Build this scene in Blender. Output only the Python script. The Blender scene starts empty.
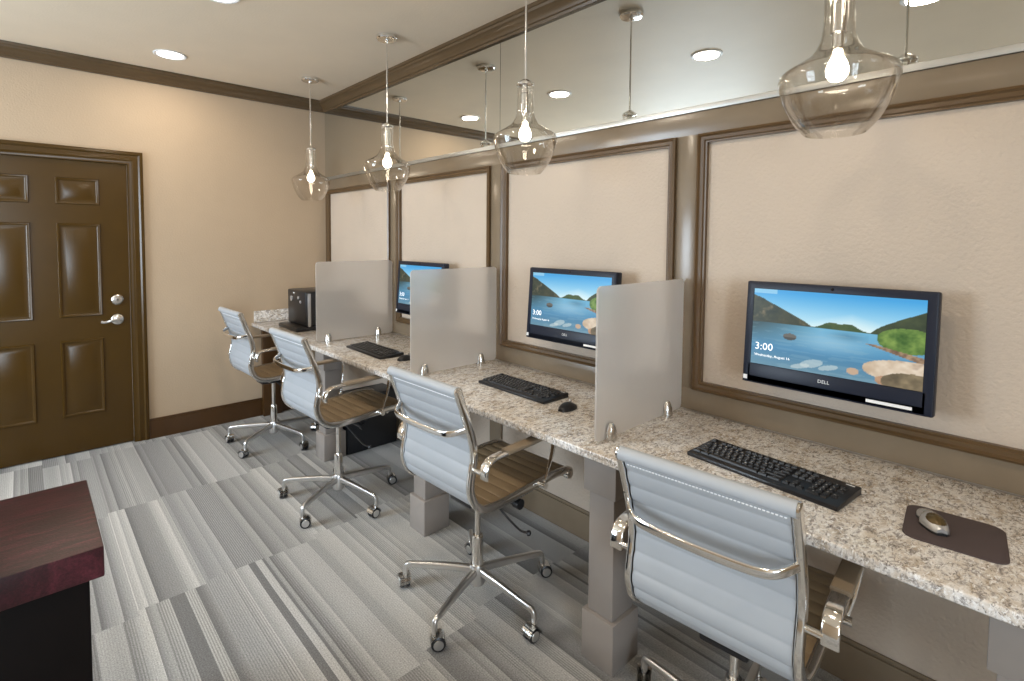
import bpy, bmesh, math, random
from mathutils import Vector, Matrix
random.seed(7)
PI = math.pi
scene = bpy.context.scene
COL = scene.collection

# ------------------------------------------------------------------ camera, world, lights, exposure
def make_camera():
    f, cx, cy, yaw, pitch, roll = 520.71, 495.44, 265.25, 0.7363, -0.0498, 0.0066
    fw = Vector((math.sin(yaw) * math.cos(pitch), math.cos(yaw) * math.cos(pitch), math.sin(pitch)))
    r = Vector((math.cos(yaw), -math.sin(yaw), 0)); u = r.cross(fw)
    c, s = math.cos(roll), math.sin(roll)
    r2 = c * r + s * u; u2 = -s * r + c * u
    cam = bpy.data.cameras.new('camera'); o = bpy.data.objects.new('camera', cam); COL.objects.link(o)
    m = Matrix((r2, u2, -fw)).transposed().to_4x4(); m.translation = Vector((-2.0501, -4.5773, 1.5102))
    o.matrix_world = m
    cam.sensor_fit = 'HORIZONTAL'; cam.sensor_width = 36.0; cam.lens = f / 1024 * 36
    cam.shift_x = (512 - cx) / 1024; cam.shift_y = (cy - 340.5) / 1024
    cam.clip_start = 0.02
    scene.camera = o
make_camera()
scene.view_settings.view_transform = 'Standard'
scene.view_settings.look = 'None'
scene.view_settings.gamma = 1.0
scene.view_settings.use_curve_mapping = False
scene.view_settings.exposure = 0.08
scene.cycles.transparent_max_bounces = 24
scene.cycles.max_bounces = 10
scene.cycles.caustics_reflective = False
scene.cycles.caustics_refractive = True
scene.cycles.sample_clamp_indirect = 6.0
scene.cycles.use_denoising = True

w = bpy.data.worlds.new('daylight'); scene.world = w; w.use_nodes = True
w.node_tree.nodes['Background'].inputs[0].default_value = (0.62, 0.78, 1.0, 1)
w.node_tree.nodes['Background'].inputs[1].default_value = 1.5

ROOM_X, ROOM_Y, ZC = -4.4, -7.4, 2.725      # left wall, rear wall, ceiling
WIN_LEFT = (-2.1, -0.35, 0.75, 2.35)         # y0, y1, z0, z1 of the window in the left wall
WIN_REAR = (-4.2, -2.95, 0.55, 2.4)          # x0, x1, z0, z1 of the window in the rear wall

def area(name, loc, direction, sx, sy, power, color, shape='RECTANGLE'):
    l = bpy.data.lights.new(name, 'AREA'); l.shape = shape; l.size = sx; l.size_y = sy
    l.energy = power; l.color = color
    o = bpy.data.objects.new(name, l); COL.objects.link(o); o.location = loc
    o.rotation_euler = Vector(direction).to_track_quat('-Z', 'Y').to_euler()
    return o
area('daylight_left', (ROOM_X - 0.3, -1.22, 1.6), (1, -0.15, -0.05), 2.0, 1.7, 200, (0.72, 0.86, 1.0))
area('daylight_rear', (-3.57, ROOM_Y - 0.3, 1.5), (0.2, 1, -0.05), 1.4, 1.9, 200, (0.72, 0.86, 1.0))
CAN_POWER = 5.5
BULB_STRENGTH = 30
WARM = (1.0, 0.86, 0.68)

# ------------------------------------------------------------------ materials
def mat(name):
    m = bpy.data.materials.new(name); m.use_nodes = True
    nt = m.node_tree; b = nt.nodes['Principled BSDF']
    return m, nt, b
def srgb(r, g, b):
    f = lambda c: (c / 255 / 12.92) if c / 255 <= 0.04045 else ((c / 255 + 0.055) / 1.055) ** 2.4
    return (f(r), f(g), f(b), 1)
def N(nt, t, **kw):
    n = nt.nodes.new(t)
    for k, v in kw.items():
        if k == 'op': n.operation = v
        elif isinstance(k, str) and hasattr(n, k): setattr(n, k, v)
    return n
def L(nt, a, b): nt.links.new(a, b)
def coords(nt): return N(nt, 'ShaderNodeTexCoord').outputs['Object']
def noise(nt, vec, scale, detail=3, rough=0.5, dist=0.0):
    n = N(nt, 'ShaderNodeTexNoise'); n.inputs['Scale'].default_value = scale
    n.inputs['Detail'].default_value = detail; n.inputs['Roughness'].default_value = rough
    n.inputs['Distortion'].default_value = dist
    L(nt, vec, n.inputs['Vector']); return n.outputs['Fac']
def ramp(nt, fac, stops, interp='LINEAR'):
    n = N(nt, 'ShaderNodeValToRGB'); n.color_ramp.interpolation = interp
    while len(n.color_ramp.elements) < len(stops): n.color_ramp.elements.new(0.5)
    for e, (p, c) in zip(n.color_ramp.elements, stops): e.position = p; e.color = c
    L(nt, fac, n.inputs[0]); return n.outputs[0]
def mathn(nt, op, a, b=None, c=None):
    n = N(nt, 'ShaderNodeMath'); n.operation = op
    for i, v in enumerate((a, b, c)):
        if v is None: continue
        if isinstance(v, (int, float)): n.inputs[i].default_value = v
        else: L(nt, v, n.inputs[i])
    return n.outputs[0]
def mixc(nt, fac, a, b, blend='MIX'):
    n = N(nt, 'ShaderNodeMix'); n.data_type = 'RGBA'; n.blend_type = blend
    if isinstance(fac, (int, float)): n.inputs[0].default_value = fac
    else: L(nt, fac, n.inputs[0])
    for i, v in ((6, a), (7, b)):
        if isinstance(v, tuple): n.inputs[i].default_value = v
        else: L(nt, v, n.inputs[i])
    return n.outputs[2]
def bump(nt, b, h, strength, dist=0.002):
    n = N(nt, 'ShaderNodeBump'); n.inputs['Strength'].default_value = strength
    n.inputs['Distance'].default_value = dist
    L(nt, h, n.inputs['Height']); L(nt, n.outputs[0], b.inputs['Normal'])

def plain(name, col, rough=0.5, metal=0.0, spec=0.5, var=0.06, vs=6.0, coat=0.0):
    m, nt, b = mat(name)
    v = noise(nt, coords(nt), vs, 4)
    d = tuple(c * (1 - var) for c in col[:3]) + (1,); l = tuple(min(1, c * (1 + var)) for c in col[:3]) + (1,)
    L(nt, ramp(nt, v, [(0.3, d), (0.7, l)]), b.inputs['Base Color'])
    b.inputs['Roughness'].default_value = rough; b.inputs['Metallic'].default_value = metal
    b.inputs['Specular IOR Level'].default_value = spec
    b.inputs['Coat Weight'].default_value = coat
    return m
def textured_wall(name, col, strength=0.5, scale=150.0, rough=0.7):
    m, nt, b = mat(name)
    c = coords(nt); v = noise(nt, c, 3.0, 4)
    L(nt, ramp(nt, v, [(0.3, tuple(x * 0.95 for x in col[:3]) + (1,)), (0.7, col)]), b.inputs['Base Color'])
    b.inputs['Roughness'].default_value = rough
    bump(nt, b, noise(nt, c, scale, 2, 0.5), strength, 0.004)
    return m

M = {}
M['wall'] = textured_wall('beige_wall_paint', srgb(187, 165, 139), 0.35, 90)
M['panel_field'] = textured_wall('cream_textured_paint', srgb(196, 180, 163), 0.9, 75)
M['ceiling'] = textured_wall('ceiling_paint', srgb(233, 217, 194), 0.25, 80, 0.6)
M['trim'] = plain('taupe_trim_paint', srgb(126, 111, 92), 0.24, spec=0.5)
M['moulding'] = plain('brown_moulding_paint', srgb(92, 70, 44), 0.28)
M['crown'] = plain('brown_crown_paint', srgb(88, 69, 46), 0.28)
M['door'] = plain('olive_brown_door_paint', srgb(70, 49, 12), 0.26, spec=0.35)
M['base_brown'] = plain('brown_baseboard_and_post_shade', srgb(74, 48, 20), 0.32)  # baseboard's own brown; on the counter-end post it stands in for shade
M['leg'] = plain('grey_taupe_leg_paint', srgb(148, 140, 134), 0.32)
M['chrome'] = plain('polished_aluminium', (0.86, 0.85, 0.83, 1), 0.13, 1.0, var=0.02)
M['channel'] = plain('satin_aluminium_channel', (0.5, 0.5, 0.48, 1), 0.4, 0.9, var=0.03)
M['cast'] = plain('satin_cast_aluminium', (0.74, 0.74, 0.74, 1), 0.28, 1.0, var=0.03)
M['steel'] = plain('brushed_nickel', (0.72, 0.70, 0.66, 1), 0.25, 1.0, var=0.03)
M['black'] = plain('black_plastic', (0.012, 0.012, 0.014, 1), 0.35)
M['black_gloss'] = plain('glossy_black_plastic', (0.008, 0.009, 0.013, 1), 0.12)
M['bezel'] = plain('dark_navy_bezel', (0.010, 0.014, 0.028, 1), 0.4, spec=0.3)
M['key'] = plain('black_keycap', (0.014, 0.013, 0.014, 1), 0.45)
M['legend'] = plain('white_key_legend', (0.8, 0.8, 0.8, 1), 0.5)
M['white'] = plain('white_label', (0.85, 0.85, 0.85, 1), 0.5)
M['sling'] = plain('cool_lit_vinyl', srgb(172, 176, 181), 0.4, var=0.03, spec=0.4)  # off-white chair vinyl with the cool daylight cast put into its colour
M['seat'] = plain('warm_lit_vinyl_front', srgb(142, 122, 95), 0.45, var=0.05)  # same off-white vinyl, warm light cast put into its colour
M['pad'] = plain('taupe_arm_sleeve', srgb(140, 124, 104), 0.35)
M['mousepad'] = plain('dark_plum_mouse_pad', srgb(78, 66, 66), 0.75)
M['silver'] = plain('silver_plastic', (0.55, 0.55, 0.55, 1), 0.25, 0.6)
M['gold'] = plain('bronze_plastic', srgb(96, 80, 50), 0.25, 0.5)

def make_mirror():
    m, nt, b = mat('mirror_glass')
    b.inputs['Base Color'].default_value = (0.76, 0.77, 0.74, 1); b.inputs['Metallic'].default_value = 1
    b.inputs['Roughness'].default_value = 0.0
    return m
M['mirror'] = make_mirror()

def make_clear():
    m, nt, b = mat('clear_glass'); nt.nodes.remove(b)
    out = nt.nodes['Material Output']
    lw = N(nt, 'ShaderNodeLayerWeight'); lw.inputs['Blend'].default_value = 0.5
    p = mathn(nt, 'POWER', lw.outputs['Facing'], 2.4)
    fac = mathn(nt, 'MULTIPLY_ADD', p, 0.75, 0.014)
    tr = N(nt, 'ShaderNodeBsdfTransparent'); gl = N(nt, 'ShaderNodeBsdfGlossy')
    L(nt, ramp(nt, p, [(0.0, (0.97, 0.965, 0.955, 1)), (1.0, (0.78, 0.74, 0.68, 1))]), tr.inputs[0])
    gl.inputs['Color'].default_value = (1, 1, 1, 1); gl.inputs['Roughness'].default_value = 0.03
    mx = N(nt, 'ShaderNodeMixShader'); L(nt, fac, mx.inputs[0]); L(nt, tr.outputs[0], mx.inputs[1]); L(nt, gl.outputs[0], mx.inputs[2])
    L(nt, mx.outputs[0], out.inputs[0]); return m
M['glass'] = make_clear()

def make_frost():
    m, nt, b = mat('frosted_acrylic')
    out = nt.nodes['Material Output']
    b.inputs['Base Color'].default_value = (0.9, 0.89, 0.88, 1); b.inputs['Transmission Weight'].default_value = 1
    b.inputs['Roughness'].default_value = 0.5; b.inputs['IOR'].default_value = 1.15
    d = N(nt, 'ShaderNodeBsdfDiffuse'); d.inputs[0].default_value = srgb(240, 236, 232)
    t = N(nt, 'ShaderNodeBsdfTranslucent'); t.inputs[0].default_value = srgb(240, 236, 232)
    m1 = N(nt, 'ShaderNodeMixShader'); m1.inputs[0].default_value = 0.4
    L(nt, d.outputs[0], m1.inputs[1]); L(nt, t.outputs[0], m1.inputs[2])
    m2 = N(nt, 'ShaderNodeMixShader'); m2.inputs[0].default_value = 0.4
    L(nt, b.outputs[0], m2.inputs[1]); L(nt, m1.outputs[0], m2.inputs[2])
    L(nt, m2.outputs[0], out.inputs[0]); return m
M['frost'] = make_frost()

def emitter(name, col, strength):
    m, nt, b = mat(name)
    b.inputs['Base Color'].default_value = (0.8, 0.8, 0.8, 1)
    b.inputs['Emission Color'].default_value = col + (1,); b.inputs['Emission Strength'].default_value = strength
    return m
M['bulb'] = emitter('glowing_bulb', (1.0, 0.85, 0.66), BULB_STRENGTH)
M['can'] = emitter('glowing_downlight_lens', (1.0, 0.93, 0.82), 7.0)

def make_granite():
    m, nt, b = mat('speckled_granite')
    c = coords(nt)
    mp = N(nt, 'ShaderNodeMapping'); mp.inputs['Rotation'].default_value = (0.3, 0.2, 0.6); mp.inputs['Scale'].default_value = (1.0, 1.7, 1.3)
    L(nt, c, mp.inputs[0]); v = mp.outputs[0]
    base = ramp(nt, noise(nt, v, 14, 5, 0.65, 0.6), [(0.34, srgb(178, 162, 142)), (0.46, srgb(214, 204, 192)), (0.6, srgb(232, 228, 224)), (0.75, srgb(204, 200, 197))])
    gm = ramp(nt, noise(nt, v, 36, 6, 0.72, 1.0), [(0.50, (0, 0, 0, 1)), (0.58, (1, 1, 1, 1))])
    c1 = mixc(nt, mathn(nt, 'MULTIPLY', gm, 0.75), base, srgb(132, 124, 120))
    dm = ramp(nt, noise(nt, v, 55, 6, 0.75, 1.4), [(0.555, (0, 0, 0, 1)), (0.61, (1, 1, 1, 1))])
    c2 = mixc(nt, mathn(nt, 'MULTIPLY', dm, 0.85), c1, srgb(74, 64, 58))
    wm = ramp(nt, noise(nt, v, 70, 5, 0.7, 0.8), [(0.53, (0, 0, 0, 1)), (0.61, (1, 1, 1, 1))])
    L(nt, mixc(nt, wm, c2, srgb(242, 240, 238)), b.inputs['Base Color'])
    b.inputs['Roughness'].default_value = 0.18
    return m
M['granite'] = make_granite()

def make_carpet():
    m, nt, b = mat('striped_carpet_planks')
    c = coords(nt); s = N(nt, 'ShaderNodeSeparateXYZ'); L(nt, c, s.inputs[0])
    X, Y = s.outputs[0], s.outputs[1]
    pw, pl = 0.25, 1.0
    xi = mathn(nt, 'FLOOR', mathn(nt, 'DIVIDE', X, pw))
    wn = N(nt, 'ShaderNodeTexWhiteNoise'); wn.noise_dimensions = '1D'; L(nt, xi, wn.inputs['W'])
    yo = mathn(nt, 'ADD', mathn(nt, 'DIVIDE', Y, pl), mathn(nt, 'MULTIPLY', wn.outputs['Value'], 0.16))
    yi = mathn(nt, 'FLOOR', yo)
    pid = N(nt, 'ShaderNodeCombineXYZ'); L(nt, xi, pid.inputs[0]); L(nt, yi, pid.inputs[1])
    wn2 = N(nt, 'ShaderNodeTexWhiteNoise'); wn2.noise_dimensions = '2D'; L(nt, pid.outputs[0], wn2.inputs['Vector'])
    off = mathn(nt, 'MULTIPLY', wn2.outputs['Value'], 57.0)
    # stripes run along Y: irregular bands, each shading from one edge to the other, with fine ribs
    wob = mathn(nt, 'MULTIPLY', mathn(nt, 'SUBTRACT', noise(nt, c, 1.2, 1), 0.5), 0.012)
    sx = mathn(nt, 'ADD', mathn(nt, 'ADD', X, wob), off)
    def n1(val, scale, detail=0):
        n = N(nt, 'ShaderNodeTexNoise'); n.noise_dimensions = '1D'; n.inputs['Scale'].default_value = scale; n.inputs['Detail'].default_value = detail
        L(nt, val, n.inputs['W']); return n.outputs['Fac']
    def rnd(val):
        n = N(nt, 'ShaderNodeTexWhiteNoise'); n.noise_dimensions = '1D'; L(nt, val, n.inputs['W']); return n.outputs['Value']
    q = mathn(nt, 'ADD', mathn(nt, 'MULTIPLY', sx, 15.0), mathn(nt, 'MULTIPLY', n1(sx, 6.0), 3.0))
    cell = mathn(nt, 'FLOOR', q); fr = mathn(nt, 'FRACT', q); rv = rnd(cell)
    val = mathn(nt, 'MULTIPLY_ADD', rv, 0.62, mathn(nt, 'MULTIPLY', fr, 0.38))
    wide = ramp(nt, val, [(0.05, srgb(134, 134, 135)), (0.3, srgb(172, 172, 172)), (0.65, srgb(198, 198, 197)), (0.95, srgb(226, 225, 223))])
    rib = mathn(nt, 'MULTIPLY_ADD', mathn(nt, 'SINE', mathn(nt, 'MULTIPLY', sx, 2 * PI * 110)), 0.5, 0.5)
    strong = ramp(nt, rnd(mathn(nt, 'ADD', cell, 31.0)), [(0.6, (0.14, 0.14, 0.14, 1)), (0.8, (0.48, 0.48, 0.48, 1))])
    col = mixc(nt, mathn(nt, 'MULTIPLY', strong, rib), wide, (0.12, 0.118, 0.115, 1))
    tone = ramp(nt, wn2.outputs['Value'], [(0.0, (0.9, 0.9, 0.91, 1)), (1.0, (1.06, 1.05, 1.03, 1))])
    col = mixc(nt, 1.0, col, tone, 'MULTIPLY')
    fz = noise(nt, c, 190, 4, 0.75)
    col = mixc(nt, 0.75, col, ramp(nt, fz, [(0.32, (0.35, 0.35, 0.35, 1)), (0.66, (1.25, 1.25, 1.25, 1))]), 'MULTIPLY')
    L(nt, col, b.inputs['Base Color'])
    b.inputs['Roughness'].default_value = 0.95; b.inputs['Specular IOR Level'].default_value = 0.1
    bump(nt, b, fz, 0.6, 0.004)
    return m
M['carpet'] = make_carpet()

def make_mahogany():
    m, nt, b = mat('dark_mahogany')
    c = coords(nt); mp = N(nt, 'ShaderNodeMapping'); mp.inputs['Scale'].default_value = (1, 7, 1); L(nt, c, mp.inputs[0])
    g = noise(nt, mp.outputs[0], 9, 6, 0.65, 0.8)
    col = ramp(nt, g, [(0.3, srgb(24, 7, 11)), (0.5, srgb(54, 17, 25)), (0.7, srgb(92, 38, 50))])
    fl = noise(nt, c, 160, 3, 0.7)
    col = mixc(nt, 0.5, col, ramp(nt, fl, [(0.4, (0.3, 0.3, 0.3, 1)), (0.62, (1.4, 1.3, 1.35, 1))]), 'MULTIPLY')
    L(nt, col, b.inputs['Base Color']); b.inputs['Roughness'].default_value = 0.4
    bump(nt, b, fl, 0.5, 0.0015)
    return m
M['mahogany'] = make_mahogany()
M['dark_wood'] = plain('almost_black_wood', srgb(14, 9, 8), 0.6, spec=0.15, var=0.2)

# ------------------------------------------------------------------ mesh helpers
class MB:
    def __init__(s): s.bm = bmesh.new(); s.mats = []
    def mi(s, m):
        m = M[m] if isinstance(m, str) else m
        if m not in s.mats: s.mats.append(m)
        return s.mats.index(m)
    def _add(s, tmp, m, mx=None, smooth=False):
        if mx is not None: bmesh.ops.transform(tmp, matrix=mx, verts=tmp.verts)
        bmesh.ops.recalc_face_normals(tmp, faces=tmp.faces)
        i = s.mi(m); vm = {}
        for v in tmp.verts: vm[v] = s.bm.verts.new(v.co)
        for f in tmp.faces:
            try: nf = s.bm.faces.new([vm[v] for v in f.verts])
            except ValueError: continue
            nf.material_index = i; nf.smooth = smooth
        tmp.free(); return s
    def box(s, a, b, m, bev=0.0, mx=None, seg=2):
        t = bmesh.new(); bmesh.ops.create_cube(t, size=1)
        a, b = Vector(a), Vector(b)
        for v in t.verts: v.co = Vector(((a[i] + b[i]) / 2 + v.co[i] * (b[i] - a[i]) for i in range(3)))
        if bev > 0: bmesh.ops.bevel(t, geom=t.edges[:], offset=bev, segments=seg, profile=0.5, affect='EDGES')
        return s._add(t, m, mx)
    def lathe(s, prof, m, n=32, mx=None, smooth=True, closed=False):
        t = bmesh.new(); rings = []
        for r, z in prof:
            if r < 1e-6: rings.append([t.verts.new((0, 0, z))])
            else: rings.append([t.verts.new((r * math.cos(2 * PI * k / n), r * math.sin(2 * PI * k / n), z)) for k in range(n)])
        pairs = list(zip(rings, rings[1:])) + ([(rings[-1], rings[0])] if closed else [])
        for A, B in pairs:
            for k in range(n):
                k2 = (k + 1) % n
                if len(A) == 1 and len(B) == 1: continue
                if len(A) == 1: t.faces.new((A[0], B[k], B[k2]))
                elif len(B) == 1: t.faces.new((A[k], A[k2], B[0]))
                else: t.faces.new((A[k], A[k2], B[k2], B[k]))
        if not closed:
            if len(rings[0]) > 1: t.faces.new(rings[0])
            if len(rings[-1]) > 1: t.faces.new(rings[-1])
        return s._add(t, m, mx, smooth)
    def cyl(s, p, q, r, m, n=20, r2=None, smooth=True):
        p, q = Vector(p), Vector(q); d = q - p
        mx = Matrix.Translation(p) @ d.to_track_quat('Z', 'Y').to_matrix().to_4x4()
        r2 = r if r2 is None else r2
        s.lathe([(r, 0), (r2, d.length)], m, n, mx, False)
        if smooth:
            for f in s.bm.faces[-(n + 2):] if False else []: pass
        return s
    def sweep(s, path, sec, m, up=(0, 1, 0), scale=None, smooth=True, loop=False):
        # sec: closed polygon (a, b): a along 'up', b along the curve normal
        t = bmesh.new(); P = [Vector(p) for p in path]; n = len(P); rings = []; up0 = Vector(up).normalized()
        for i in range(n):
            if loop: tg = P[(i + 1) % n] - P[i - 1]
            else: tg = P[min(i + 1, n - 1)] - P[max(i - 1, 0)]
            tg.normalize()
            side = up0 - tg * up0.dot(tg)
            if side.length < 1e-4: side = tg.orthogonal()
            side.normalize(); nr = tg.cross(side)
            k = scale[i] if scale else 1.0
            rings.append([t.verts.new(P[i] + side * (a * k) + nr * (b * k)) for a, b in sec])
        q = len(sec)
        for i in range(n if loop else n - 1):
            A, B = rings[i], rings[(i + 1) % n]
            for k in range(q): t.faces.new((A[k], A[(k + 1) % q], B[(k + 1) % q], B[k]))
        if not loop: t.faces.new(rings[0]); t.faces.new(rings[-1])
        return s._add(t, m, None, smooth)
    def tube(s, path, r, m, n=12, scale=None, up=(0, 0.13, 1)):
        return s.sweep(path, [(r * math.cos(2 * PI * k / n), r * math.sin(2 * PI * k / n)) for k in range(n)], m, up, scale)
    def rect_frame(s, org, ax, ay, nrm, w, h, prof, m, fill=False):
        # mitred ring around a w x h opening; prof = (inset, height along nrm) from the outside inwards
        t = bmesh.new(); O, A, B, Nn = Vector(org), Vector(ax), Vector(ay), Vector(nrm); rings = []
        for ins, d in prof:
            rings.append([t.verts.new(O + A * x + B * y + Nn * d) for x, y in ((ins, ins), (w - ins, ins), (w - ins, h - ins), (ins, h - ins))])
        for R1, R2 in zip(rings, rings[1:]):
            for k in range(4): t.faces.new((R1[k], R1[(k + 1) % 4], R2[(k + 1) % 4], R2[k]))
        if fill: t.faces.new(rings[-1])
        i = s.mi(m); vm = {}
        for f in t.faces: f.normal_update()
        for v in t.verts: vm[v] = s.bm.verts.new(v.co)
        for f in t.faces:
            nf = s.bm.faces.new([vm[v] for v in f.verts]); nf.material_index = i
            nf.normal_update()
            if nf.normal.dot(Nn) < -1e-4: nf.normal_flip()
        t.free(); return s
    def build(s, name, parent=None, auto=True):
        me = bpy.data.meshes.new(name); s.bm.to_mesh(me); s.bm.free()
        for mm in s.mats: me.materials.append(mm)
        if auto:
            try: me.set_sharp_from_angle(angle=0.6)
            except Exception: pass
        o = bpy.data.objects.new(name, me); COL.objects.link(o)
        if parent is not None: o.parent = parent
        return o

def smoothed(o):
    for p in o.data.polygons: p.use_smooth = True
    try: o.data.set_sharp_from_angle(angle=0.6)
    except Exception: pass
    return o
def empty(name, loc=(0, 0, 0), rz=0.0):
    o = bpy.data.objects.new(name, None); o.empty_display_size = 0.05; COL.objects.link(o)
    o.location = loc; o.rotation_euler = (0, 0, rz); return o
def tag(o, label, cat, group=None):
    o['label'] = label; o['category'] = cat
    if group: o['group'] = group
    return o
def struct(o): o['kind'] = 'structure'; return o
def copy_tree(o, parent=None):
    c = o.copy(); COL.objects.link(c); c.parent = parent
    for ch in list(o.children): copy_tree(ch, c)
    return c
def crom(pts, n=8):
    P = [Vector(p) for p in pts]; P = [2 * P[0] - P[1]] + P + [2 * P[-1] - P[-2]]; out = []
    for i in range(1, len(P) - 2):
        for k in range(n):
            t = k / n; a, b, c, d = P[i - 1:i + 3]
            out.append(0.5 * ((2 * b) + (c - a) * t + (2 * a - 5 * b + 4 * c - d) * t * t + (3 * b - a - 3 * c + d) * t ** 3))
    out.append(P[-2]); return out
def rrect(w, h, r, n=4):
    pts = []
    for cx, cy, a in ((w / 2 - r, h / 2 - r, 0), (-w / 2 + r, h / 2 - r, 90), (-w / 2 + r, -h / 2 + r, 180), (w / 2 - r, -h / 2 + r, 270)):
        for k in range(n + 1):
            t = math.radians(a + 90 * k / n); pts.append((cx + r * math.cos(t), cy + r * math.sin(t)))
    return pts
def prism(mb, poly, z0, z1, m, mx=None, bev=0.0):
    t = bmesh.new(); lo = [t.verts.new((x, y, z0)) for x, y in poly]; hi = [t.verts.new((x, y, z1)) for x, y in poly]
    n = len(poly); t.faces.new(lo); top = t.faces.new(hi)
    for k in range(n): t.faces.new((lo[k], lo[(k + 1) % n], hi[(k + 1) % n], hi[k]))
    if bev: bmesh.ops.bevel(t, geom=list(top.edges), offset=bev, segments=2, profile=0.5, affect='EDGES')
    return mb._add(t, m, mx)
def text_mesh(string, size, align='CENTER'):
    cu = bpy.data.curves.new('lettering', 'FONT'); cu.body = string; cu.size = size; cu.align_x = align; cu.align_y = 'CENTER'
    cu.resolution_u = 2
    o = bpy.data.objects.new('lettering', cu); COL.objects.link(o)
    dg = bpy.context.evaluated_depsgraph_get(); dg.update()
    me = bpy.data.meshes.new_from_object(o.evaluated_get(dg))
    bpy.data.objects.remove(o); bpy.data.curves.remove(cu)
    return me
def add_text(mb, string, size, m, mx, align='CENTER'):
    me = text_mesh(string, size, align); t = bmesh.new(); t.from_mesh(me); bpy.data.meshes.remove(me)
    i = mb.mi(m); vm = {}
    bmesh.ops.transform(t, matrix=mx, verts=t.verts)
    for v in t.verts: vm[v] = mb.bm.verts.new(v.co)
    for f in t.faces:
        nf = mb.bm.faces.new([vm[v] for v in f.verts]); nf.material_index = i
    t.free()

# ------------------------------------------------------------------ the room
FX = 0.015                                  # face of the wall field behind the panel boards
DOOR = (-2.43, -1.485, 2.03)                # x0, x1, height of the slab
struct(MB().box((ROOM_X, ROOM_Y, -0.1), (0.2, 0.2, 0), 'carpet').build('floor'))
struct(MB().box((ROOM_X - 0.2, ROOM_Y - 0.2, ZC), (0.2, 0.2, ZC + 0.1), 'ceiling').build('ceiling'))
wf = MB()
wf.box((ROOM_X, 0, 0), (DOOR[0] - 0.012, 0.2, ZC), 'wall').box((DOOR[1] + 0.012, 0, 0), (FX, 0.2, ZC), 'wall').box((DOOR[0] - 0.012, 0, DOOR[2] + 0.012), (DOOR[1] + 0.012, 0.2, ZC), 'wall')
struct(wf.build('wall_far'))
struct(MB().box((FX, ROOM_Y, 0), (0.2, 0.2, ZC), 'panel_field').build('wall_desk'))
y0, y1, z0, z1 = WIN_LEFT
wl = MB()
wl.box((ROOM_X - 0.2, ROOM_Y, 0), (ROOM_X, y0, ZC), 'wall').box((ROOM_X - 0.2, y1, 0), (ROOM_X, 0.2, ZC), 'wall').box((ROOM_X - 0.2, y0, 0), (ROOM_X, y1, z0), 'wall').box((ROOM_X - 0.2, y0, z1), (ROOM_X, y1, ZC), 'wall')
struct(wl.build('wall_left'))
x0, x1, a0, a1 = WIN_REAR
wr = MB()
wr.box((ROOM_X - 0.2, ROOM_Y - 0.2, 0), (x0, ROOM_Y, ZC), 'wall').box((x1, ROOM_Y - 0.2, 0), (0.2, ROOM_Y, ZC), 'wall').box((x0, ROOM_Y - 0.2, 0), (x1, ROOM_Y, a0), 'wall').box((x0, ROOM_Y - 0.2, a1), (x1, ROOM_Y, ZC), 'wall')
struct(wr.build('wall_rear'))
def window(name, org, ax, nrm, w, h):
    mb = MB(); A, Nn, Z = Vector(ax), Vector(nrm), Vector((0, 0, 1)); O = Vector(org)
    mb.rect_frame(O - A * .07 - Z * .07, A, Z, Nn, w + .14, h + .14, [(0, 0.001), (0, .02), (.07, .02), (.07, -.12), (.11, -.12), (.11, -.16)], 'trim')
    p = O + A * (w / 2 - .02) - Nn * .15
    def bx(p, q, m):
        lo = [min(p[i], q[i]) for i in range(3)]; hi = [max(p[i], q[i]) for i in range(3)]; mb.box(lo, hi, m)
    bx(p + Z * .04, p + A * .04 + Nn * .03 + Z * (h - .04), 'trim')
    o = struct(mb.build(name))
    g = MB(); q = O + A * .04 - Nn * .145 + Z * .04; r = q + A * (w - .08) + Z * (h - .08) + Nn * .004
    g.box([min(q[i], r[i]) for i in range(3)], [max(q[i], r[i]) for i in range(3)], 'glass')
    g.build('window_pane', o); return o
window('window_1', (ROOM_X, y0, z0), (0, 1, 0), (1, 0, 0), y1 - y0, z1 - z0)
window('window_2', (x0, ROOM_Y, a0), (1, 0, 0), (0, 1, 0), x1 - x0, a1 - a0)

# crown moulding: (distance from the wall, height)
CR = [(0, 2.637), (.014, 2.637), (.018, 2.648), (.028, 2.652), (.034, 2.668), (.052, 2.684), (.066, 2.692), (.070, 2.704), (.078, 2.708), (.08, ZC - .001), (0, ZC - .001)]
def crown(name, fn, m):
    t = bmesh.new(); A = [t.verts.new(fn(d, z, 0)) for d, z in CR]; B = [t.verts.new(fn(d, z, 1)) for d, z in CR]; n = len(CR)
    for k in range(n): t.faces.new((A[k], A[(k + 1) % n], B[(k + 1) % n], B[k]))
    t.faces.new(A); t.faces.new(B); mb = MB(); mb._add(t, m); return struct(mb.build(name))
crown('trim_1', lambda d, z, e: (ROOM_X if e == 0 else -d, -d - .0005, z), 'crown')
crown('trim_2', lambda d, z, e: (-d - .0005, ROOM_Y if e == 0 else -d, z), 'crown')
# baseboards
struct(MB().box((DOOR[1] + .096, -.016, 0), (-.001, -.0005, .138), 'base_brown').box((DOOR[1] + .096, -.012, .138), (-.001, -.0005, .15), 'base_brown', .003).build('baseboard_far'))
struct(MB().box((-.002, ROOM_Y, 0), (FX - .0005, -.02, .135), 'trim', .003).box((.004, ROOM_Y, .135), (FX - .0005, -.02, .15), 'trim', .003).build('baseboard_desk'))

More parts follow.
